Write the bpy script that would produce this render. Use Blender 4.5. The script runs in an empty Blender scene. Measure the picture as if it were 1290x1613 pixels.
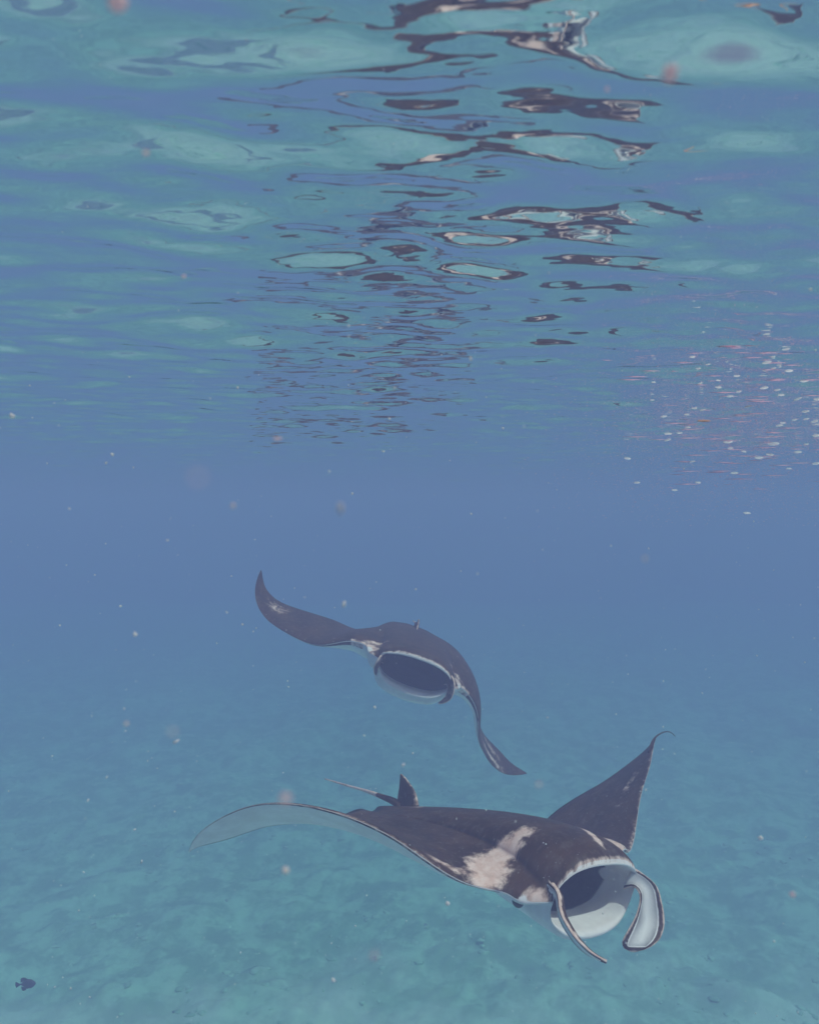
import bpy, bmesh, math, random
import numpy as np
from mathutils import Vector, kdtree

scene = bpy.context.scene
col = scene.collection
rng = np.random.default_rng(7)
random.seed(7)

# ------------------------------------------------------------------ camera
CAM = np.array([0.0, 0.0, -0.25])           # the water surface is z = 0
F_PX, CX, CY, HY = 1200.0, 645.0, 806.5, 790.0
PITCH = -math.atan((CY - HY) / F_PX)
cam_data = bpy.data.cameras.new("camera")
cam = bpy.data.objects.new("camera", cam_data)
col.objects.link(cam)
cam.location = CAM.tolist()
cam.rotation_euler = (math.pi / 2 + PITCH, 0, 0)
cam_data.sensor_fit = 'VERTICAL'
cam_data.sensor_height = 24.0
cam_data.lens = 24.0 * F_PX / 1613.0
cam_data.clip_start = 0.02
cam_data.clip_end = 300
cam_data.dof.use_dof = True
cam_data.dof.focus_distance = 2.6
cam_data.dof.aperture_fstop = 8.0
scene.camera = cam

# ------------------------------------------------------------------ sky and sun
SUN_EL, SUN_ROT = math.radians(56), math.radians(116)      # rotation from +Y towards +X
world = bpy.data.worlds.new("World")
scene.world = world
world.use_nodes = True
nt = world.node_tree
nt.nodes.clear()
sky = nt.nodes.new('ShaderNodeTexSky')
sky.sky_type = 'NISHITA'
sky.sun_disc = False
sky.sun_elevation = SUN_EL
sky.sun_rotation = SUN_ROT
sky.air_density = 1.3
sky.dust_density = 5.0
bg = nt.nodes.new('ShaderNodeBackground')
bg.inputs['Strength'].default_value = 0.13
wo = nt.nodes.new('ShaderNodeOutputWorld')
nt.links.new(sky.outputs[0], bg.inputs['Color'])
nt.links.new(bg.outputs[0], wo.inputs['Surface'])

sun_data = bpy.data.lights.new("sun", 'SUN')
sun_data.energy = 4.0
sun_data.angle = math.radians(0.5)
sun_data.color = (1.0, 0.95, 0.88)
sun = bpy.data.objects.new("sun", sun_data)
col.objects.link(sun)
sdir = Vector((math.sin(SUN_ROT) * math.cos(SUN_EL), math.cos(SUN_ROT) * math.cos(SUN_EL), math.sin(SUN_EL)))
sun.rotation_euler = sdir.to_track_quat('Z', 'Y').to_euler()
sun.location = (sdir * 20).to_tuple()

scene.view_settings.view_transform = 'Standard'
scene.view_settings.look = 'None'
scene.view_settings.gamma = 1.0
scene.view_settings.use_curve_mapping = False
scene.view_settings.exposure = -0.66

scene.render.engine = 'CYCLES'
cy = scene.cycles
cy.use_denoising = True
cy.max_bounces = 10
cy.volume_bounces = 4
cy.transparent_max_bounces = 12
cy.caustics_reflective = False
cy.caustics_refractive = False

# ------------------------------------------------------------------ helpers
def pchip(xk, yk, x):
    xk = np.asarray(xk, float); yk = np.asarray(yk, float)
    x = np.clip(np.asarray(x, float), xk[0], xk[-1])
    h = np.diff(xk); dl = np.diff(yk) / h
    m = np.zeros_like(yk)
    m[1:-1] = np.where(dl[:-1] * dl[1:] > 0, 2 * dl[:-1] * dl[1:] / (dl[:-1] + dl[1:] + 1e-12), 0)
    m[0] = dl[0]; m[-1] = dl[-1]
    i = np.clip(np.searchsorted(xk, x) - 1, 0, len(h) - 1)
    t = (x - xk[i]) / h[i]
    return ((1 + 2 * t) * (1 - t) ** 2 * yk[i] + t * (1 - t) ** 2 * h[i] * m[i]
            + t * t * (3 - 2 * t) * yk[i + 1] + t * t * (t - 1) * h[i] * m[i + 1])

def smooth(a, b, x):
    t = np.clip((x - a) / (b - a), 0, 1)
    return t * t * (3 - 2 * t)

def unproject(px, py, dist):
    """a point in the water seen at that spot of the photograph, at that distance"""
    c, s = math.cos(PITCH), math.sin(PITCH)
    fw = np.array([0, c, s]); up = np.array([0, -s, c])
    return CAM + dist * (fw + np.array([1.0, 0, 0]) * (px - CX) / F_PX - up * (py - CY) / F_PX)

def mesh_from(name, V, F, smooth_shade=True):
    me = bpy.data.meshes.new(name)
    V = np.asarray(V, np.float32)
    F = np.asarray(F, np.int32)
    me.vertices.add(len(V)); me.vertices.foreach_set('co', V.ravel())
    k = F.shape[1]
    me.loops.add(F.size); me.loops.foreach_set('vertex_index', F.ravel())
    me.polygons.add(len(F))
    me.polygons.foreach_set('loop_start', np.arange(0, F.size, k, dtype=np.int32))
    me.polygons.foreach_set('loop_total', np.full(len(F), k, np.int32))
    me.polygons.foreach_set('use_smooth', np.full(len(F), smooth_shade))
    me.update(calc_edges=True)
    me.validate()
    return me

def link(name, me, mat=None, parent=None):
    o = bpy.data.objects.new(name, me)
    col.objects.link(o)
    if mat is not None:
        me.materials.clear(); me.materials.append(mat)
    if parent is not None:
        o.parent = parent
    return o

def tag(o, label, cat, group=None):
    o['label'] = label; o['category'] = cat
    if group: o['group'] = group
    return o

def grid_faces(nr, nc, wrap=False):
    i = np.arange(nr - 1)[:, None]
    j = np.arange(nc if wrap else nc - 1)[None, :]
    j2 = (j + 1) % nc
    return np.stack([i * nc + j, i * nc + j2, (i + 1) * nc + j2, (i + 1) * nc + j], -1).reshape(-1, 4)

class NT:
    """little builder for node materials"""
    def __init__(self, name):
        self.m = bpy.data.materials.new(name); self.m.use_nodes = True
        self.t = self.m.node_tree; self.t.nodes.clear()
        self.out = self.t.nodes.new('ShaderNodeOutputMaterial')
    def n(self, typ, **kw):
        nd = self.t.nodes.new(typ)
        for k, v in kw.items():
            if k.startswith('_'): setattr(nd, k[1:], v)
            else:
                key = int(k[1:]) if k[0] == 'i' and k[1:].isdigit() else k.replace('_', ' ')
                self.put(nd, key, v)
        return nd
    def put(self, nd, key, v):
        s = nd.inputs[key]
        if isinstance(v, bpy.types.NodeSocket): self.t.links.new(v, s)
        else: s.default_value = v
    def math(self, op, a, b=0.0, clamp=False):
        nd = self.t.nodes.new('ShaderNodeMath'); nd.operation = op; nd.use_clamp = clamp
        self.put(nd, 0, a); self.put(nd, 1, b)
        return nd.outputs[0]
    def step(self, x, a, b, lo=0.0, hi=1.0):
        nd = self.t.nodes.new('ShaderNodeMapRange'); nd.interpolation_type = 'SMOOTHSTEP'
        for k, v in ((0, x), (1, a), (2, b), (3, lo), (4, hi)): self.put(nd, k, v)
        return nd.outputs[0]
    def mix(self, f, a, b):
        nd = self.t.nodes.new('ShaderNodeMix'); nd.data_type = 'RGBA'
        self.put(nd, 0, f); self.put(nd, 6, a); self.put(nd, 7, b)
        return nd.outputs[2]
    def noise(self, vec, scale, detail=4.0, rough=0.55):
        nd = self.t.nodes.new('ShaderNodeTexNoise')
        self.put(nd, 'Vector', vec); self.put(nd, 'Scale', scale); self.put(nd, 'Detail', detail); self.put(nd, 'Roughness', rough)
        return nd.outputs[0]
    def done(self, shader, sock='Surface'):
        self.t.links.new(shader, self.out.inputs[sock]); return self.m

# ------------------------------------------------------------------ materials
def mat_surface():
    b = NT("water_surface")
    tc = b.n('ShaderNodeNewGeometry')
    mp = b.n('ShaderNodeMapping', Vector=tc.outputs['Position'], Scale=(0.42, 1.0, 1.0), Rotation=(0, 0, 0.12))
    n1 = b.noise(mp.outputs[0], 30.0, 2.0, 0.5)
    n2 = b.noise(mp.outputs[0], 11.0, 2.0, 0.5)
    bump0 = b.n('ShaderNodeBump', Strength=0.5, Distance=0.006, Height=n2)
    bump = b.n('ShaderNodeBump', Strength=0.55, Distance=0.0032, Height=n1, Normal=bump0.outputs[0])
    # seen from below past the critical angle water is a mirror, nearer the vertical it lets the light through
    dt = b.n('ShaderNodeVectorMath', _operation='DOT_PRODUCT', i0=tc.outputs['Incoming'], i1=tc.outputs['Normal'])
    ca = b.math('ABSOLUTE', dt.outputs['Value'])
    f = b.step(ca, 0.655, 0.70)
    gl = b.n('ShaderNodeBsdfGlossy', Color=(0.97, 0.98, 0.98, 1), Roughness=0.0, Normal=bump.outputs[0])
    tr = b.n('ShaderNodeBsdfTransparent', Color=(1, 1, 1, 1))
    mx = b.n('ShaderNodeMixShader', i0=f, i1=gl.outputs[0], i2=tr.outputs[0])
    return b.done(mx.outputs[0])

def mat_seabed():
    b = NT("seabed")
    p = b.n('ShaderNodeNewGeometry').outputs['Position']
    big = b.noise(p, 0.35, 5.0, 0.6)
    mid = b.noise(p, 2.5, 5.0, 0.68)
    fine = b.noise(p, 9.0, 4.0, 0.7)
    k = b.math('ADD', b.math('MULTIPLY', big, 0.22), b.math('ADD', b.math('MULTIPLY', mid, 0.83), b.math('MULTIPLY', fine, 0.25)))
    f = b.step(k, 0.56, 0.76)
    c = b.mix(f, (0.30, 0.55, 0.32, 1), (0.56, 0.88, 0.55, 1))
    vo = b.n('ShaderNodeTexVoronoi', Vector=p, Scale=3.2)
    b.put(vo, 'Randomness', 1.0)
    c = b.mix(b.step(b.math('ADD', vo.outputs['Distance'], b.math('MULTIPLY', fine, 0.35)), 0.22, 0.42, 0.55, 0.0), c, (0.64, 0.93, 0.62, 1))
    # bed made paler near the camera, added to brighten its reflection in the surface
    sy = b.n('ShaderNodeSeparateXYZ', Vector=p).outputs[1]
    edge = b.math('ADD', sy, b.math('MULTIPLY', b.math('SUBTRACT', big, 0.5), 9.0))
    c = b.mix(b.step(edge, 6.3, 9.3, 1.0, 0.0), c, b.mix(b.step(mid, 0.35, 0.65), (0.80, 0.92, 0.66, 1), (0.94, 0.97, 0.76, 1)))
    bs = b.n('ShaderNodeBsdfPrincipled', Base_Color=c, Roughness=0.95)
    b.put(bs, 'Specular IOR Level', 0.1)
    return b.done(bs.outputs[0])

def mat_rubble():
    b = NT("rubble")
    p = b.n('ShaderNodeNewGeometry').outputs['Position']
    oi = b.noise(p, 1.3, 2.0, 0.5)
    fine = b.noise(p, 14.0, 4.0, 0.7)
    f = b.step(b.math('ADD', b.math('MULTIPLY', oi, 0.75), b.math('MULTIPLY', fine, 0.25)), 0.38, 0.62)
    c = b.mix(f, (0.36, 0.60, 0.36, 1), (0.60, 0.88, 0.56, 1))
    bs = b.n('ShaderNodeBsdfPrincipled', Base_Color=c, Roughness=0.95)
    return b.done(bs.outputs[0])

def mat_skin():
    b = NT("manta_skin")
    at = b.n('ShaderNodeAttribute', _attribute_name='marks')      # R pale marks, G belly, B gullet and mouth shade
    sp = b.n('ShaderNodeSeparateColor', Color=at.outputs['Color'])
    pale, belly, throat_shade = sp.outputs[0], sp.outputs[1], sp.outputs[2]
    at2 = b.n('ShaderNodeAttribute', _attribute_name='rest')
    p = at2.outputs['Vector']
    n1 = b.noise(p, 9.0, 6.0, 0.65)
    n2 = b.noise(p, 42.0, 5.0, 0.7)
    n3 = b.noise(p, 140.0, 3.0, 0.6)
    dark = b.mix(b.step(n1, 0.35, 0.7), (0.040, 0.016, 0.006, 1), (0.095, 0.045, 0.022, 1))
    dark = b.mix(b.step(n2, 0.48, 0.68, 0, 0.7), dark, (0.13, 0.095, 0.080, 1))
    speck = b.step(n3, 0.64, 0.72, 0, 0.55)
    dark = b.mix(speck, dark, (0.35, 0.32, 0.30, 1))
    white = b.mix(b.step(n2, 0.3, 0.7), (0.74, 0.48, 0.39, 1), (0.88, 0.68, 0.60, 1))
    white = b.mix(b.step(n1, 0.58, 0.75, 0, 0.5), white, (0.27, 0.17, 0.13, 1))
    f = b.math('ADD', pale, b.math('ADD', b.math('MULTIPLY', b.math('SUBTRACT', n2, 0.5), 1.4), b.math('MULTIPLY', b.math('SUBTRACT', n1, 0.5), 0.7)))
    c = b.mix(b.step(f, 0.24, 0.78), dark, white)
    under = b.mix(b.step(n1, 0.35, 0.65), (0.76, 0.70, 0.68, 1), (0.88, 0.84, 0.82, 1))
    fb = b.math('ADD', belly, b.math('MULTIPLY', b.math('SUBTRACT', n2, 0.5), 0.6))
    c = b.mix(b.step(fb, 0.42, 0.58), c, under)
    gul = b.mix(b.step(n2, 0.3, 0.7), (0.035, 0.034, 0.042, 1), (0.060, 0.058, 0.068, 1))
    ft = b.math('ADD', throat_shade, b.math('MULTIPLY', b.math('SUBTRACT', n1, 0.5), 0.25))
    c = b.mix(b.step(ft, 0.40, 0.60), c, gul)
    bump = b.n('ShaderNodeBump', Strength=0.35, Distance=0.003, Height=n2)
    bs = b.n('ShaderNodeBsdfPrincipled', Base_Color=c, Roughness=0.48, Normal=bump.outputs[0])
    b.put(bs, 'Specular IOR Level', 0.12)
    return b.done(bs.outputs[0])

def mat_plain(name, color, rough=0.5, transl=0.0, vary=0.0, scale=300.0):
    b = NT(name)
    c = color
    if vary:
        p = b.n('ShaderNodeTexCoord').outputs['Object']
        c = b.mix(b.step(b.noise(p, scale, 3.0), 0.35, 0.65), color, tuple(v * (1 - vary) for v in color[:3]) + (1,))
    bs = b.n('ShaderNodeBsdfPrincipled', Base_Color=c, Roughness=rough)
    if not transl: return b.done(bs.outputs[0])
    tl = b.n('ShaderNodeBsdfTranslucent', Color=c)
    mx = b.n('ShaderNodeMixShader', i0=transl, i1=bs.outputs[0], i2=tl.outputs[0])
    return b.done(mx.outputs[0])

M_SURF, M_BED, M_RUB, M_SKIN = mat_surface(), mat_seabed(), mat_rubble(), mat_skin()
M_EYE = mat_plain("eye", (0.012, 0.012, 0.016, 1), 0.15, 0, 0.4)
M_SNOW = mat_plain("marine_snow", (0.84, 0.86, 0.88, 1), 0.7, 0.6)
M_PINK = mat_plain("pink_plankton", (0.98, 0.80, 0.82, 1), 0.6, 0.7, 0.05)
M_WHITE = mat_plain("white_plankton", (0.86, 0.80, 0.80, 1), 0.6, 0.4, 0.15)
M_ORANGE = mat_plain("orange_plankton", (0.90, 0.55, 0.38, 1), 0.6, 0.4, 0.2)
M_BUB = mat_plain("bubble_skin", (0.97, 0.95, 0.95, 1), 0.2, 0.75)
M_SHEEN = mat_plain("pink_sheen", (0.95, 0.72, 0.82, 1), 0.5, 0.85)  # pink of the surface sheen, put into the grains' colour
M_FISH = mat_plain("fish_skin", (0.035, 0.035, 0.05, 1), 0.5, 0, 0.3, 30)

# ------------------------------------------------------------------ water surface
def waves(X, Y):
    r = np.random.default_rng(8)
    n = 120
    lam = np.exp(r.uniform(math.log(0.036), math.log(1.6), n))
    ang = r.normal(math.radians(-77), math.radians(29), n)       # crests lie mostly across the view
    w = np.interp(np.log(lam), np.log([0.036, 0.05, 0.08, 0.15, 0.3, 0.6, 1.6]), [0.7, 1.25, 1.3, 0.75, 0.5, 0.4, 0.3])
    k = 2 * math.pi / lam
    slope = w / np.sqrt((w ** 2).sum() / 2) * WAVE_SLOPE
    amp = slope / k
    ph = r.uniform(0, 2 * math.pi, n)
    sp = np.maximum(GRID_DV * np.sqrt(GRID_A ** 2 + (Y - GRID_Y0) ** 2), 0.45 * GRID_DU * np.sqrt(GRID_A ** 2 + X ** 2))
    Z = np.zeros_like(X)
    for i in range(n):
        fade = smooth(2.2, 5.0, lam[i] / sp)
        Z += fade * amp[i] * np.sin(k[i] * (X * math.cos(ang[i]) + Y * math.sin(ang[i])) + ph[i])
    return Z
WAVE_SLOPE = 0.120
GRID_A, GRID_DU, GRID_DV, GRID_Y0 = 0.9, 0.0110, 0.0058, 0.8
ux = np.arange(-math.asinh(34 / GRID_A), math.asinh(34 / GRID_A), GRID_DU)
uy = np.arange(math.asinh((-12 - GRID_Y0) / GRID_A), math.asinh((42 - GRID_Y0) / GRID_A), GRID_DV)
gx = GRID_A * np.sinh(ux); gy = GRID_Y0 + GRID_A * np.sinh(uy)
X, Y = np.meshgrid(gx, gy)
Z = waves(X, Y)
me = mesh_from("water_surface", np.stack([X, Y, Z], -1).reshape(-1, 3), grid_faces(len(gy), len(gx)))
water = link("water", me, M_SURF)
water['kind'] = 'structure'

# ------------------------------------------------------------------ seabed
BED = -5.9
def vnoise(X, Y, lam, seed):
    r = np.random.default_rng(seed)
    Zn = np.zeros_like(X)
    for i in range(26):
        a = r.uniform(0, 2 * math.pi); k = 2 * math.pi / (lam * r.uniform(0.6, 1.7))
        Zn += np.sin(k * (X * math.cos(a) + Y * math.sin(a)) + r.uniform(0, 6.28))
    return Zn / math.sqrt(13)
ub = np.arange(-math.asinh(34 / 6.0), math.asinh(34 / 6.0), 0.0095)
vb = np.arange(math.asinh((-12 - 9) / 6.0), math.asinh((42 - 9) / 6.0), 0.0095)
bx = 6.0 * np.sinh(ub); by = 9 + 6.0 * np.sinh(vb)
BX, BY = np.meshgrid(bx, by)
def bed_height(X, Y):
    return BED + 0.05 * vnoise(X, Y, 4.0, 1) + 0.035 * vnoise(X, Y, 1.1, 2) + 0.022 * np.abs(vnoise(X, Y, 0.45, 3))
me = mesh_from("seabed", np.stack([BX, BY, bed_height(BX, BY)], -1).reshape(-1, 3), grid_faces(len(by), len(bx)))
bed = link("seabed", me, M_BED)
bed['kind'] = 'structure'

def ico(sub=1):
    bm = bmesh.new(); bmesh.ops.create_icosphere(bm, subdivisions=sub, radius=1.0)
    V = np.array([v.co[:] for v in bm.verts]); F = np.array([[v.index for v in f.verts] for f in bm.faces])
    bm.free(); return V, F
OCTA = (np.array([[1., 0, 0], [-1, 0, 0], [0, 1, 0], [0, -1, 0], [0, 0, 1], [0, 0, -1]]),
        np.array([[0, 2, 4], [2, 1, 4], [1, 3, 4], [3, 0, 4], [2, 0, 5], [1, 2, 5], [3, 1, 5], [0, 3, 5]]))
ICO1, ICO2, ICO3 = ico(1), ico(2), ico(3)

def scatter(P, S, base, r, jitter=0.0, rotate=True):
    """many small solids joined into one set of arrays; P centres, S (n,3) half sizes"""
    BV, BF = base
    Vs, Fs = [], []
    for i in range(len(P)):
        v = BV * (1 + (r.normal(0, jitter, (len(BV), 1)) if jitter else 0)) * S[i]
        if rotate:
            q = r.normal(size=4); q /= np.linalg.norm(q); a, b_, c, d = q
            Rm = np.array([[1 - 2 * (c * c + d * d), 2 * (b_ * c - a * d), 2 * (b_ * d + a * c)],
                           [2 * (b_ * c + a * d), 1 - 2 * (b_ * b_ + d * d), 2 * (c * d - a * b_)],
                           [2 * (b_ * d - a * c), 2 * (c * d + a * b_), 1 - 2 * (b_ * b_ + c * c)]])
            v = v @ Rm.T
        Vs.append(v + P[i]); Fs.append(BF + i * len(BV))
    return np.concatenate(Vs), np.concatenate(Fs)

r = np.random.default_rng(5)
n = 3600
py_ = 5.0 + 16 * r.random(n) ** 1.3
px_ = r.uniform(-1, 1, n) * (2.5 + 0.75 * py_)
keep = vnoise(px_, py_, 3.0, 11) > -0.4
px_, py_ = px_[keep], py_[keep]
sz = 0.018 + 0.035 * r.random(len(px_)) ** 3
S = np.stack([sz * r.uniform(.8, 1.5, len(sz)), sz * r.uniform(.8, 1.5, len(sz)), sz * r.uniform(.2, .45, len(sz))], -1)
V, F = scatter(np.stack([px_, py_, bed_height(px_, py_) - 0.02 * sz], -1), S, ICO2, r, 0.24, False)
rub = link("coral_rubble", mesh_from("coral_rubble", V, F), M_RUB)
rub['kind'] = 'stuff'

# ------------------------------------------------------------------ the water itself (a closed body of hazy blue water)
bm = bmesh.new()
bmesh.ops.create_cube(bm, size=1.0)
for v in bm.verts:
    v.co = (v.co.x * 72, 15 + v.co.y * 58, -3.5 + v.co.z * 7.6)
me = bpy.data.meshes.new("haze"); bm.to_mesh(me); bm.free()
b = NT("haze_water")
pv = b.n('ShaderNodeVolumePrincipled')
b.put(pv, 'Color', (0.325, 0.318, 0.556, 1))
b.put(pv, 'Density', 0.145)
b.put(pv, 'Absorption Color', (0.0, 0.191, 0.343, 1))
b.put(pv, 'Anisotropy', 0.0)
b.put(pv, 'Density Attribute', "")
M_HAZE = b.done(pv.outputs[0], 'Volume')
haze = link("haze", me, M_HAZE)
haze['kind'] = 'stuff'

# ------------------------------------------------------------------ manta rays
LE_S = [0, .10, .17, .20, .24, .32, .45, .60, .75, .88, 1.0]
LE_F = [.42, .413, .395, .345, .30, .27, .215, .125, .0, -.125, -.255]
TE_S = [0, .05, .12, .25, .40, .60, .80, .93, 1.0]
TE_F = [-.50, -.495, -.44, -.35, -.295, -.26, -.262, -.268, -.26]
B_T = ([0, .10, .17, .22, .30, .50, .70, .90, 1], [.088, .083, .066, .052, .038, .020, .011, .004, .0012])
KN = np.array([.0, .12, .30, .50, .70, .85, 1.0])
F0, MW = -0.02, 0.17
N_T, N_C, N_B = 30, 24, 7
SCALE = 1.35                                   # half the span of the disc, metres

def wing_frames(par, n=401):
    s = np.linspace(0, 1, n)
    th = pchip(KN, np.concatenate([[0, 0], par['th']]), s)
    tw = pchip(KN, np.concatenate([[0, 0], par['tw']]), s)
    sw = pchip([0, .12, .45, .75, 1], np.concatenate([[0, 0], par['sw']]), s)
    e = np.stack([np.cos(th) * np.cos(sw), np.sin(sw), np.sin(th) * np.cos(sw)], -1)
    ds = s[1] - s[0]
    O = np.concatenate([[[0, 0, 0]], np.cumsum((e[1:] + e[:-1]) / 2 * ds, 0)])
    c0 = np.stack([-np.cos(th) * np.sin(sw), np.cos(sw), -np.sin(th) * np.sin(sw)], -1)
    n0 = np.cross(e, c0)
    c = c0 * np.cos(tw)[:, None] + n0 * np.sin(tw)[:, None]
    nn = -c0 * np.sin(tw)[:, None] + n0 * np.cos(tw)[:, None]
    return s, O, c, nn

def section(s, B_B, zlow, back, keel, rise):
    """the closed outline of the fish cut at span s: rows of (forward, height, kind, t); kinds: 0 back, 1 belly, 2 mouth, 3 and 4 lips"""
    le = float(pchip(LE_S, LE_F, s)); te = float(pchip(TE_S, TE_F, s))
    bt = float(pchip(*B_T, s)) * (1 - back * float(1 - smooth(.15, .35, s))); bb = float(pchip(*B_B, s))
    o = (1 - min(s / MW, 1) ** 2.4) ** (1 / 2.4) if s < MW else 0.0
    zu, zl = (.082 - .02 * back) * o, -zlow * o
    z0 = -.008 * float(1 - smooth(MW, .30, s))
    led = le - .045 * o
    k = 1 - np.cos(np.linspace(0, np.pi / 2, N_T + 1))
    bump = lambda x: (x ** .55) * (1 - x) ** 1.05 / ((.344 ** .55) * (.656 ** 1.05))
    lip, lipl = (.006 + .008 * back) * o, (.018 + .02 * back) * o
    out = []
    for x in k[::-1]: out.append((le + (te - le) * x, z0 * (1 - x) + (zu + lip) * (1 - x) ** (2 + 5 * back) + bt * bump(x), 0, x))
    d = .30 * o
    out.append((le + lip * .8, z0 + zu + lip * .4, 3, 0))
    for t in np.linspace(0, 1, N_C): out.append((le - d * t, z0 + zu * (1 - .22 * t * t - (.03 if t > .6 else 0) * np.cos(t * 50)) - lip * .2, 2, t))
    for q in np.linspace(0, 1, N_B + 2)[1:-1]:
        za, zb = z0 + zu * .78, z0 + zl * (1 - rise)
        out.append((le - d - .05 * o * np.sin(np.pi * q), za + (zb - za) * q, 2, 1))
    for t in np.linspace(1, 0, N_C): out.append(((le - d) * t + led * (1 - t), z0 + zl * (1 - rise * t ** (1.2 if rise > .5 else 2)) + lipl * .3, 2, t))
    out.append((led + lipl * .7, z0 + zl - lipl * .1, 4, 0))
    out.append((led + lipl * .75, z0 + zl - lipl * .6, 4, 0))
    for x in k[:-1]: out.append((led + (te - led) * x, z0 * (1 - x) + (zl - lipl) * (1 - x) ** keel - bb * bump(x), 1, x))
    a = np.array(out)
    if o == 0:
        i0, i1 = N_T, len(a) - N_T
        a[i0:i1 + 1, 0] = le; a[i0:i1 + 1, 1] = z0
    return a

def stations():
    return np.concatenate([np.linspace(0, .15, 14)[:-1], .15 + (MW - .15) * np.sin(np.linspace(0, np.pi / 2, 10))[:-1],
                           np.linspace(MW, .30, 16)[:-1], np.linspace(.30, .9, 38)[:-1], np.linspace(.9, 1, 12)])

def catmull(pts, n):
    pts = np.asarray(pts, float)
    t = np.concatenate([[0], np.cumsum(np.linalg.norm(np.diff(pts, axis=0), axis=1))])
    q = np.linspace(0, t[-1], n)
    # smooth curve through the points: pchip per axis is shape-safe, then a light average
    out = np.stack([pchip(t, pts[:, i], q) for i in range(pts.shape[1])], -1)
    for _ in range(2):
        out[1:-1] = (out[:-2] + 2 * out[1:-1] + out[2:]) / 4
    return out

def tube(pts, rad, n=18, k=10):
    C = catmull(pts, n); R_ = np.interp(np.linspace(0, 1, n), np.linspace(0, 1, len(rad)), rad)
    T = np.gradient(C, axis=0); T /= np.linalg.norm(T, axis=1)[:, None]
    up = np.array([0, 0, 1.0])
    rows = []
    for i in range(n):
        a = np.cross(T[i], up); a /= np.linalg.norm(a); b_ = np.cross(a, T[i])
        an = np.linspace(0, 2 * np.pi, k, endpoint=False)
        rows.append(C[i] + R_[i] * (np.cos(an)[:, None] * a + np.sin(an)[:, None] * b_))
    V = np.concatenate(rows + [C[:1], C[-1:]])
    F = [list(f) for f in grid_faces(n, k, True)]
    for j in range(k):
        F.append([n * k, (j + 1) % k, j]); F.append([n * k + 1, (n - 1) * k + j, (n - 1) * k + (j + 1) % k])
    return V, F

def plate(A, B, th, bulge=0.0, nu=26, nv=11):
    """a fleshy lobe between two edge curves, rounded off at its end, with real thickness"""
    A, B = catmull(A, nu), catmull(B, nu)
    u = np.linspace(0, 1, nu)
    round_ = np.sqrt(np.clip(1 - np.clip((u - .80) / .20, 0, 1) ** 2.2, 0.02, 1))
    M = (A + B) / 2
    A = M + (A - M) * round_[:, None]; B = M + (B - M) * round_[:, None]
    v = np.linspace(0, 1, nv)
    G = A[:, None] * (1 - v)[None, :, None] + B[:, None] * v[None, :, None]
    N = np.cross(np.gradient(G, axis=0), np.gradient(G, axis=1))
    N /= np.linalg.norm(N, axis=-1, keepdims=True) + 1e-12
    G = G + N * bulge * (4 * v * (1 - v))[None, :, None] * np.sin(np.pi * np.clip(u * 1.1, 0, 1))[:, None, None]
    prof = th * (0.25 + 0.75 * np.sqrt(np.clip(4 * v * (1 - v), 0, 1)))[None, :, None] * (1 - .55 * u)[:, None, None]
    top, bot = G + N * prof / 2, G - N * prof / 2
    ring = np.concatenate([top, bot[:, ::-1]], axis=1)          # closed ring per row
    k = ring.shape[1]
    V = ring.reshape(-1, 3)
    F = [list(f) for f in grid_faces(nu, k, True)]
    F.append(list(range(k))[::-1]); F.append([(nu - 1) * k + j for j in range(k)])
    kind = np.concatenate([np.zeros((nu, nv)), np.ones((nu, nv))], axis=1).reshape(-1)
    edge = np.tile(np.abs(np.concatenate([v, v[::-1]]) * 2 - 1), (nu, 1))
    edge = np.maximum(edge, np.clip((u - .86) / .14, 0, 1)[:, None]).reshape(-1)
    return V, F, kind, edge

def rot(rv):
    rv = np.asarray(rv, float); a = np.linalg.norm(rv); k = rv / a
    K = np.array([[0, -k[2], k[1]], [k[2], 0, -k[0]], [-k[1], k[0], 0]])
    return np.eye(3) + math.sin(a) * K + (1 - math.cos(a)) * K @ K

def solid(name, V, F):
    me = bpy.data.meshes.new(name)
    me.from_pydata([tuple(v) for v in V], [], [list(map(int, f)) for f in F])
    bm = bmesh.new(); bm.from_mesh(me)
    bmesh.ops.remove_doubles(bm, verts=bm.verts, dist=2e-5)
    bmesh.ops.dissolve_degenerate(bm, edges=bm.edges, dist=1e-6)
    bmesh.ops.recalc_face_normals(bm, faces=bm.faces)
    bm.to_mesh(me); bm.free()
    o = bpy.data.objects.new(name, me); col.objects.link(o)
    return o

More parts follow.
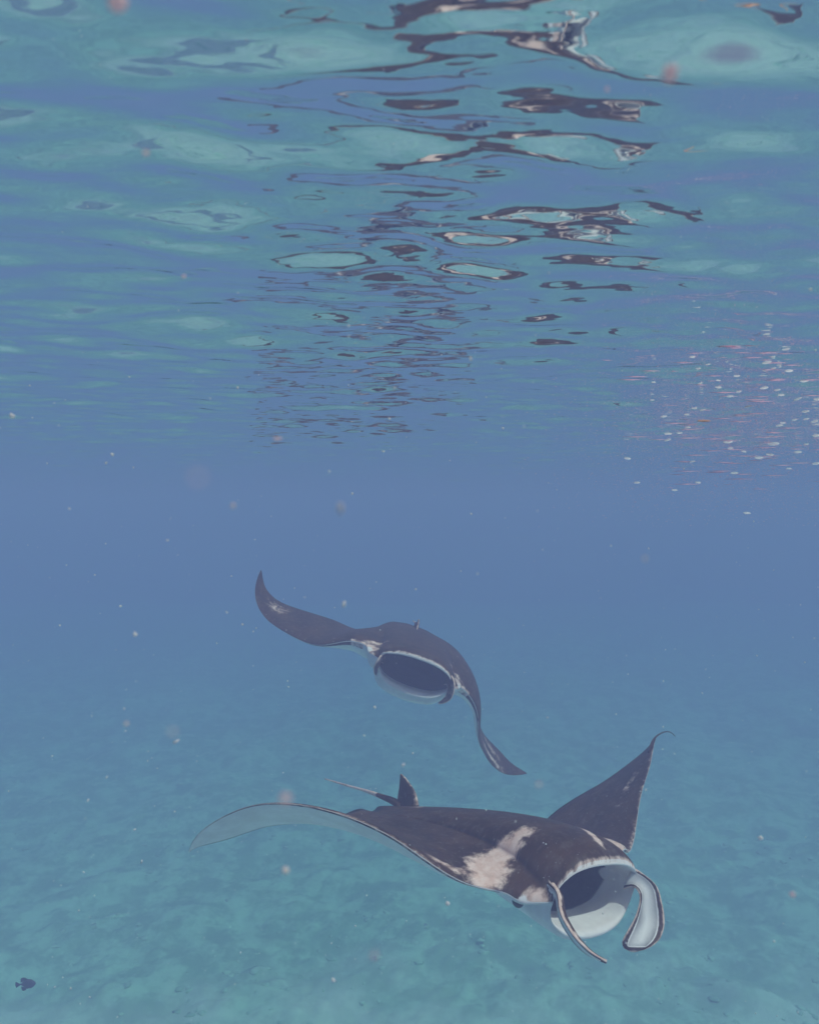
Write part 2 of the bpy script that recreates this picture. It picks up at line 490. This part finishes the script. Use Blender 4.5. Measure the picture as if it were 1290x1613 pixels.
def make_manta(spec):
    S = stations(); rows, info = [], []
    for side, par in ((-1, spec['L']), (1, spec['R'])):
        s, O, c, nn = wing_frames(par)
        idx = range(len(S) - 1, -1, -1) if side < 0 else range(1, len(S))
        for i in idx:
            p = section(S[i], spec['under'], spec['jaw'], spec['back'], spec['keel'], spec['rise'])
            g = lambda A: np.array([np.interp(S[i], s, A[:, j]) for j in range(3)])
            P = g(O) + g(c) * (p[:, 0] - F0)[:, None] + g(nn) * p[:, 1][:, None] + np.array([0, F0, 0])
            # the eye sits in a swelling on the side of the head
            sw_ = np.exp(-((S[i] - .195) / .028) ** 2 - ((p[:, 0] - .335) / .045) ** 2)
            P[:, 0] += .022 * sw_; P[:, 2] -= .012 * sw_
            P[:, 0] *= side
            rows.append(P); info.append(np.column_stack([np.full(len(p), S[i] * side), p]))
    nr, nc = len(rows), len(rows[0])
    BV = np.concatenate(rows); I = np.concatenate(info)
    BF = [list(f) for f in grid_faces(nr, nc, True)]
    BF.append(list(range(nc))[::-1]); BF.append([(nr - 1) * nc + j for j in range(nc)])
    # markings, laid out on the animal itself
    sa, f_, kind, t = I[:, 0], I[:, 1], I[:, 3], I[:, 4]
    pale = spec['pale'](sa, f_)
    lipd = np.abs(sa) / MW
    pale = np.where((kind == 0) & (t < .012) & (lipd < 1.0), np.where(t < .003, .6, .42), pale)
    belly = np.where((kind == 1) | (kind == 3) & (np.abs(sa) < MW) | (kind == 4), 1.0, 0.0)
    belly = np.where((kind == 1) & (t < .013) & (np.abs(sa) > .24), 0.0, belly)
    belly = np.where((kind == 2), 1.0, belly)
    belly = np.maximum(belly, np.where(kind == 0, ell(np.abs(sa), f_, *spec['cheek']) * .75, 0))
    belly = np.where((kind == 0) & (t < .003) & (lipd < 1.0), .52, belly)
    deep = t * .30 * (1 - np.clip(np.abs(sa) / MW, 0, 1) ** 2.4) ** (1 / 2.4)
    throat_shade = np.where(kind == 2, smooth(*spec['throat_shade'], deep), 0.0)  # darker with depth: gullet pigment plus the mouth's shade painted in
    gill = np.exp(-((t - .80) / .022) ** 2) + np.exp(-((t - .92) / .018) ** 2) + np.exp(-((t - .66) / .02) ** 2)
    throat_shade = np.where(kind == 2, throat_shade - .42 * gill * (np.abs(sa) < .12), throat_shade)
    marks = np.column_stack([pale, belly, throat_shade, np.ones(len(pale))])
    rest = np.column_stack([sa, f_, np.where(kind == 0, .2, -.2) + .1 * t])
    pieces = [solid("body", BV * SCALE, BF)]
    AV, AM, AR = [BV], [marks], [rest]
    def add(V, F, mk, off):
        pieces.append(solid("piece", V * SCALE, F)); AV.append(V); AM.append(mk); AR.append(V + off)
    V, F = tube(spec['tail'], spec['tail_r'], 22, 8)
    mk = np.zeros((len(V), 4)); mk[:, 3] = 1
    mk[:, 0] = smooth(.50, .64, -V[:, 1]) * .8
    add(V, F, mk, 3.0)
    if 'tip' in spec:                                # the whip-like end of the raised wing
        V, F = tube(spec['tip'], [.0045, .004, .0032, .0022, .0015], 16, 6)
        mk = np.zeros((len(V), 4)); mk[:, 3] = 1
        add(V, F, mk, 4.0)
        whip = pieces.pop()
    dfA, dfB = spec['fin']
    V, F, kd, ed = plate(dfA, dfB, .022, 0.0, 16, 9)
    mk = np.zeros((len(V), 4)); mk[:, 3] = 1; mk[:, 0] = .15 + .35 * (ed > .9)
    add(V, F, mk, 5.0)
    for A, B, flip, bl in spec['horns']:
        V, F, kd, ed = plate(A, B, spec.get('lobe', .020), bl)
        mk = np.zeros((len(V), 4)); mk[:, 3] = 1
        inner = (kd == flip)
        mk[:, 0] = np.where(inner, 0.0, .25) + .75 * (ed > .93)
        mk[:, 1] = np.where(inner & (ed < .62), 1.0, 0)
        mk[:, 2] = np.where(inner & (ed < .62), .40 + .16 * ed, 0)
        add(V, F, mk, 7.0 + flip)
    # one continuous skin
    base = pieces[0]
    for q in pieces[1:]:
        md = base.modifiers.new("join", 'BOOLEAN'); md.operation = 'UNION'; md.solver = 'EXACT'; md.object = q
    dg = bpy.context.evaluated_depsgraph_get()
    me = bpy.data.meshes.new_from_object(base.evaluated_get(dg))
    base.modifiers.clear()
    if 'tip' in spec:
        bm = bmesh.new(); bm.from_mesh(me); bm.from_mesh(whip.data); bm.to_mesh(me); bm.free()
        pieces.append(whip)
    for q in pieces:
        old = q.data; bpy.data.objects.remove(q); bpy.data.meshes.remove(old)
    me.name = "manta_body"
    Rm, T = rot(spec['rv']), np.array(spec['T'])
    co = np.empty(len(me.vertices) * 3, np.float32); me.vertices.foreach_get('co', co); co = co.reshape(-1, 3)
    AVs, AMs, ARs = np.concatenate(AV) * SCALE, np.concatenate(AM), np.concatenate(AR)
    kd = kdtree.KDTree(len(AVs))
    for i, v in enumerate(AVs): kd.insert(v.tolist(), i)
    kd.balance()
    near = np.array([kd.find(v.tolist())[1] for v in co])
    a = me.attributes.new('marks', 'FLOAT_COLOR', 'POINT'); a.data.foreach_set('color', AMs[near].astype(np.float32).ravel())
    a = me.attributes.new('rest', 'FLOAT_VECTOR', 'POINT'); a.data.foreach_set('vector', ARs[near].astype(np.float32).ravel())
    me.polygons.foreach_set('use_smooth', np.ones(len(me.polygons), bool))
    me.vertices.foreach_set('co', (co @ Rm.T).astype(np.float32).ravel())
    me.update()
    root = bpy.data.objects.new("manta_ray", None)
    root.location = T.tolist(); col.objects.link(root)
    link("body", me, M_SKIN, root)
    for side in (1, -1):
        ex = np.array(spec['eye']) * np.array([side, 1, 1])
        V, F = ICO3[0] * np.array([.012, .017, .015]) + ex, ICO3[1]
        e = link("eye", mesh_from("eye", V * SCALE @ Rm.T, F), M_EYE, root)
    print("manta verts", len(me.vertices))
    return root

def ell(s, f, s0, f0, rs, rf, ang=0.0, p=1.0):
    ds, df = s - s0, f - f0
    c, n_ = math.cos(ang), math.sin(ang)
    a, b_ = (ds * c + df * n_) / rs, (-ds * n_ + df * c) / rf
    return np.clip(1.35 - .85 * np.sqrt(a * a + b_ * b_), 0, 1) * p

def pale_front(sg, f):
    s = np.abs(sg)
    m = np.zeros_like(s)
    for e in ((.235, .225, .062, .050, .5), (.175, .21, .05, .03, -.9), (.130, .225, .04, .022, -.6), (.265, .265, .04, .03, .2)):
        m = np.maximum(m, ell(s, f, *e))
    m = np.maximum(m, ell(s, f, .195, .375, .022, .035, 0, .9))      # round the eye
    m = np.maximum(m, ell(s, f, .035, -.315, .03, .022, .3, .62))    # by the dorsal fin
    m = np.maximum(m, ell(s, f, .33, .235, .07, .016, -.3, .6))
    le = np.interp(s, LE_S, LE_F)
    m = np.maximum(m, np.where((s > .26) & (s < .95), .42 * np.clip(1 - (le - f) / .02, 0, 1), 0))
    m = np.maximum(m, np.where(sg < 0, ell(s, f, .72, -.06, .10, .018, -.6, .5), 0))
    m = np.maximum(m, np.where(sg < -.01, ell(sg, f, -.055, .31, .012, .10, -.55, .9), 0))
    return m

def pale_back(sg, f):
    s = np.abs(sg)
    m = np.zeros_like(s)
    m = np.maximum(m, ell(s, f, .205, .325, .03, .03, .3, .95))
    m = np.maximum(m, ell(s, f, .19, .27, .05, .018, .2, .6))
    m = np.maximum(m, ell(s, f, .76, -.17, .07, .05, -.4, .52))
    m = np.maximum(m, np.where(sg < 0, ell(s, f, .75, -.06, .16, .02, -.6, .62), 0))
    le = np.interp(s, LE_S, LE_F)
    m = np.maximum(m, np.where((s > .18) & (s < .30), .8 * np.clip(1 - (le - f) / .025, 0, 1), 0))
    return m

front = dict(
    T=[0.3337, 3.1025, -1.6669], rv=[-0.2725, -0.176, -2.4544],
    R=dict(th=[0.155, 0.221, 0.059, -0.206, -0.794], tw=[-0.079, 0.143, 0.395, 0.705, 0.874], sw=[-0.241, -0.485, -0.191]),
    L=dict(th=[-0.1, 0.75, 0.847, 1.043, 1.344], tw=[0.235, 0.235, 0.417, 0.59, 0.822], sw=[0.156, 0.305, -0.187]),
    pale=pale_front, throat_shade=(.075, .135), jaw=.098, back=0.0, keel=2.2, rise=.60, cheek=(.205, .352, .016, .022),
    under=([0, .10, .17, .25, .32, .50, .70, .90, 1], [.022, .022, .020, .018, .017, .013, .008, .003, .0012]),
    tail=[(0, -.44, .012), (0, -.482, .018), (0, -.622, .016), (0, -.785, .006), (0, -.931, -.002)], tail_r=[.016, .009, .005, .004, .0025],
    fin=([(0, -.352, .03), (0, -.375, .068), (0, -.425, .10), (0, -.466, .118)], [(0, -.47, .0), (0, -.468, .03), (0, -.468, .07), (0, -.474, .112)]),
    horns=[([(-.165, .385, .05), (-.172, .408, .043), (-.205, .442, .009), (-.205, .466, -.048), (-.175, .482, -.096), (-.135, .479, -.133)],
            [(-.150, .372, -.01), (-.155, .399, .005), (-.15, .425, -.012), (-.13, .431, -.054), (-.10, .425, -.101), (-.075, .415, -.146)], 1, .02),
           ([(.172, .375, .03), (.182, .411, .018), (.20, .437, -.019), (.205, .479, -.05), (.19, .521, -.076), (.15, .547, -.094)],
            [(.160, .365, -.015), (.165, .391, -.002), (.165, .408, -.046), (.165, .444, -.075), (.155, .489, -.099), (.13, .532, -.106)], 1, .008)],
    tip=[(-.793, -.008, .310), (-.902, -.054, .366), (-.946, -.054, .385), (-.989, -.048, .391), (-1.014, -.042, .374)],
    eye=(.219, .318, -.034))
back = dict(
    T=[0.0411, 5.2059, -1.2623], rv=[0.5327, -0.1101, 3.0925],
    R=dict(th=[-0.404, -0.145, -0.139, 0.158, 0.567], tw=[0.156, -0.063, -0.187, -0.359, -0.759], sw=[-0.1, 0.066, 0.095]),
    L=dict(th=[-0.633, -1.185, -0.86, -0.967, -0.598], tw=[-0.02, -0.02, -0.052, -0.371, -0.726], sw=[-0.043, 0.052, 0.123]),
    pale=pale_back, throat_shade=(.035, .07), jaw=.090, back=0.34, keel=1.3, rise=.28, cheek=(.205, .332, .026, .022),
    under=([0, .10, .17, .25, .32, .50, .70, .90, 1], [.090, .092, .100, .092, .060, .018, .008, .003, .0012]),
    tail=[(0, -.44, .008), (0, -.482, .010), (0, -.622, -.01), (0, -.785, -.04), (0, -.931, -.07)], tail_r=front['tail_r'],
    fin=([(0, -.352, .02), (0, -.375, .036), (0, -.425, .046), (0, -.466, .052)], [(0, -.47, .0), (0, -.468, .015), (0, -.468, .032), (0, -.474, .048)]),
    horns=[([(-.160, .375, .04), (-.172, .405, .035), (-.190, .425, .005), (-.195, .430, -.04), (-.18, .425, -.075), (-.155, .410, -.10)],
            [(-.150, .365, -.02), (-.158, .385, -.01), (-.165, .395, -.02), (-.168, .398, -.05), (-.16, .395, -.08), (-.145, .385, -.105)], 0, .006),
           ([(.160, .375, .03), (.172, .400, .022), (.182, .410, -.005), (.185, .408, -.035), (.178, .398, -.06), (.168, .385, -.08)],
            [(.150, .365, -.02), (.158, .380, -.012), (.164, .385, -.025), (.166, .384, -.045), (.162, .378, -.065), (.158, .37, -.08)], 1, .004)],
    eye=(.200, .325, -.030))
m1 = make_manta(front)
tag(m1, "dark brown manta ray with pinkish shoulder patch and open white-lined mouth over the seabed", "manta ray", "manta rays feeding below the surface")
m2 = make_manta(back)
tag(m2, "hazy grey manta ray swimming head-on with one wing raised, behind the browner ray", "manta ray", "manta rays feeding below the surface")

# ------------------------------------------------------------------ the small dark fish over the seabed
def make_fish(at, length, yaw, roll):
    xs = np.linspace(0, 1, 17)
    hgt = np.interp(xs, [0, .08, .25, .5, .72, .84, .88], [.02, .14, .27, .30, .17, .06, .055])
    wid = hgt * np.interp(xs, [0, .4, 1], [.5, .38, .2])
    k = 12; an = np.linspace(0, 2 * np.pi, k, endpoint=False)
    rows = [np.column_stack([np.full(k, .5 - x * .88), wid[i] * np.cos(an), hgt[i] * np.sin(an)]) for i, x in enumerate(xs)]
    V = np.concatenate(rows); F = [list(f) for f in grid_faces(len(xs), k, True)]
    F.append(list(range(k))[::-1]); F.append([(len(xs) - 1) * k + j for j in range(k)])
    Rz = rot([0, 0, yaw]) @ rot([roll, 0, 0])
    root = bpy.data.objects.new("small_fish", None); root.location = at.tolist(); col.objects.link(root)
    fix = lambda V: (np.asarray(V) * length) @ Rz.T
    def part(name, V, F):
        me = bpy.data.meshes.new(name); me.from_pydata([tuple(v) for v in fix(V)], [], F)
        bm = bmesh.new(); bm.from_mesh(me); bmesh.ops.recalc_face_normals(bm, faces=bm.faces); bm.to_mesh(me); bm.free()
        for p in me.polygons: p.use_smooth = True
        return link(name, me, M_FISH, root)
    part("body", V, F)
    def fin(name, A, B, th=.02):
        v, f, _, _ = plate(A, B, th, 0, 10, 7); part(name, v, f)
    fin("dorsal_fin", [(.10, 0, .27), (-.02, 0, .42), (-.18, 0, .44)], [(-.28, 0, .12), (-.27, 0, .26), (-.26, 0, .36)])
    fin("anal_fin", [(.02, 0, -.27), (-.08, 0, -.42), (-.20, 0, -.44)], [(-.28, 0, -.12), (-.27, 0, -.26), (-.26, 0, -.36)])
    fin("tail_fin", [(-.33, 0, .05), (-.44, 0, .14), (-.56, 0, .22)], [(-.33, 0, -.05), (-.44, 0, -.14), (-.56, 0, -.22)])
    return root
fish = make_fish(unproject(42, 1550, 5.4), 0.13, math.radians(8), math.radians(12))
tag(fish, "small dark fish silhouetted low over the pale seabed, away from the rays", "fish")

# ------------------------------------------------------------------ plankton and specks
def plankton(px, py, dist, size, mat, label, name="plankton"):
    r = np.random.default_rng(int(px * 7 + py))
    V, F = ICO2
    v = V * (1 + .22 * np.sin(V @ r.normal(0, 2.2, (3, 1)) + r.uniform(0, 6))) * np.array(size)
    o = link(name, mesh_from(name, v, F), mat)
    o.location = unproject(px, py, dist).tolist()
    tag(o, label, "plankton", "pieces of plankton drifting close to the camera")
    return o
mm = 0.001
for px, py, d, sz, mt, lb in (
        (188, 5, .20, (2.9, 2.3, 2.6), M_PINK, "bright pink plankton blob cut by the top edge of the view"),
        (1055, 116, .19, (2.4, 2.1, 2.1), M_PINK, "round pink plankton blob by the mirrored ray's wing"),
        (230, 241, .26, (1.2, 1.0, 1.0), M_PINK, "small pink plankton speck under teal ripples"),
        (312, 752, .09, (.55, .5, .5), M_PINK, "large faint purple plankton blur where the ripples end"),
        (537, 800, .22, (.9, .8, 1.7), M_WHITE, "upright pale oval plankton blur in open blue water"),
        (368, 797, .30, (1.1, .8, 1.0), M_WHITE, "small pale lilac plankton speck beside open blue water"),
        (290, 435, .40, (1.4, .9, .9), M_PINK, "tiny bright pink plankton speck among blue ripples"),
        (438, 691, .42, (3.0, 1.0, 1.0), M_PINK, "pink sliver of plankton lying flat beneath dark ripples"),
        (1108, 663, .80, (7.5, 2.4, 1.8), M_ORANGE, "orange sliver of plankton among the white bubbles"),
        (450, 1258, .16, (1.25, 1.1, 1.1), M_PINK, "round pink plankton blur over the arched wing edge"),
        (450, 1371, .30, (1.9, 1.5, 1.7), M_WHITE, "ragged whitish plankton clump under the arched wing"),
        (1248, 1409, .34, (1.4, 1.0, 1.2), M_PINK, "small pink plankton speck beyond the big ray's mouth"),
        (590, 1505, .18, (.75, .7, .7), M_PINK, "faint reddish plankton blur low over the seabed"),
        (848, 1235, .24, (.8, .7, .8), M_PINK, "faint pink plankton blur beside the drooping wing tip"),
        (1015, 880, .24, (.75, .6, .9), M_WHITE, "faint pale plankton blur in blue water under the bubbles"),
        (199, 1140, .32, (1.1, .9, 1.0), M_WHITE, "faint whitish plankton speck in the empty blue water"),
        (956, 140, .30, (1.0, .9, 1.0), M_PINK, "tiny pink plankton dot under the mirrored wing"),
        (272, 1153, .16, (.7, .6, .6), M_WHITE, "pale grey plankton blur above the arched wing's tip")):
    k = .72 if d < .5 else 1.0
    plankton(px, py, d * k, [s * mm * k * .85 for s in sz], mt, lb)

r = np.random.default_rng(9)
n = 3800
d = 0.35 + 3.6 * r.random(n) ** 0.8
px = r.uniform(-350, 1640, n); py = r.uniform(-60, 1680, n)
P = np.array([unproject(a, b_, c) for a, b_, c in zip(px, py, d)])
P = P[P[:, 2] < -0.03]
s_ = (0.42 + 1.2 * r.random(len(P)) ** 4) * mm
S = np.stack([s_ * r.uniform(.6, 1.6, len(P)), s_ * r.uniform(.6, 1.6, len(P)), s_ * r.uniform(.6, 1.6, len(P))], -1)
V, F = scatter(P, S, ICO1, r, 0.30)
snow = link("marine_snow", mesh_from("marine_snow", V, F), M_SNOW)
snow['kind'] = 'stuff'

# ------------------------------------------------------------------ bubbles under the surface, and a pinkish sheen built of tiny grains
r = np.random.default_rng(31)
spots = [(1090, 562, 3.2), (1207, 571, 5.2), (1242, 584, 4.5), (1160, 592, 3.6), (1114, 574, 2.6), (1131, 599, 2.6), (1131, 610, 3.6), (1102, 604, 3.0),
         (1203, 611, 4.6), (1163, 617, 3.0), (1149, 624, 3.6), (1178, 640, 4.0), (1106, 646, 3.2), (1093, 643, 3.2), (1081, 653, 3.0), (1045, 656, 3.6),
         (1083, 673, 3.2), (1070, 682, 3.2), (1052, 683, 4.4), (1051, 693, 4.0), (1146, 696, 5.2), (1218, 699, 6.0), (1269, 700, 3.0), (1227, 670, 4.0),
         (1232, 666, 3.0), (1257, 628, 4.0), (1268, 648, 4.2), (1282, 664, 4.0), (1269, 660, 3.4), (1251, 661, 3.0), (1288, 629, 5.0), (1256, 712, 4.4),
         (1195, 721, 5.0), (1212, 716, 4.2), (1150, 706, 3.4), (1171, 711, 3.0), (1090, 727, 3.0), (1156, 745, 4.2), (988, 722, 4.0), (1003, 760, 3.6),
         (1242, 738, 3.0), (1285, 686, 4.4), (1266, 600, 4.6), (1224, 614, 3.4), (1230, 622, 3.6), (1218, 580, 3.0), (1099, 760, 3.4), (1062, 772, 3.4),
         (1176, 808, 4.0), (1285, 730, 4.5), (1029, 602, 2.4), (1027, 630, 2.4)]
bub_me = None
for i, (px, py, w) in enumerate(spots):
    zc = -r.uniform(.010, .035)
    dist = (zc - CAM[2]) * F_PX / max(HY - py, 55)
    dist = min(max(dist, .75), 3.2)
    o = link("bubble", mesh_from("bubble", ICO2[0], ICO2[1]) if bub_me is None else bub_me, M_BUB if bub_me is None else None)
    bub_me = o.data
    k = w * 1.25 * dist / F_PX
    o.scale = (k * 1.15, k, k * .36)
    o.location = unproject(px, py, dist).tolist()
    o.rotation_euler = (0, r.normal(0, .15), 0)
    tag(o, "small flattened white bubble in the patch of pinkish sheen under the surface", "bubble", "white bubbles clustered just under the surface")

n = 24000  # tiny pink grains, added to imitate the soft sheen by their colour
a = r.normal(0, 1, n); px = 1175 + 125 * a; py = 668 + 70 * r.normal(0, 1, n)
sel = (py > 530) & (py < 830) & (px > 780)
px, py = px[sel], py[sel]
zc = -r.uniform(.01, .10, len(px))
dist = np.clip((zc - CAM[2]) * F_PX / np.maximum(HY - py, 45), .8, 3.6)
P = np.array([unproject(x_, y_, d_) for x_, y_, d_ in zip(px, py, dist)])
s_ = (0.27 + .45 * r.random(len(P)) ** 5) * dist / F_PX
S = np.stack([s_ * r.uniform(1.0, 3.0, len(P)), s_, s_ * .7], -1)
# longer pink slivers standing in for ripple facets that catch the light
n = 120
py = r.uniform(545, 775, n); px = r.normal(1180, 105, n)
dist = np.clip(.235 * F_PX / np.maximum(HY - py, 60), .9, 3.8)
P2 = np.array([unproject(x_, y_, d_) for x_, y_, d_ in zip(px, py, dist)])
w_ = r.uniform(5, 26, n) * dist / F_PX
P = np.concatenate([P, P2]); S = np.concatenate([S, np.stack([w_, w_ * .25, np.minimum(w_ * .05, .9 * dist / F_PX)], -1)])
V, F = scatter(P, S, OCTA, r, 0.0, False)
sheen = link("pink_sheen_grains", mesh_from("pink_sheen_grains", V, F), M_SHEEN)
sheen['kind'] = 'stuff'
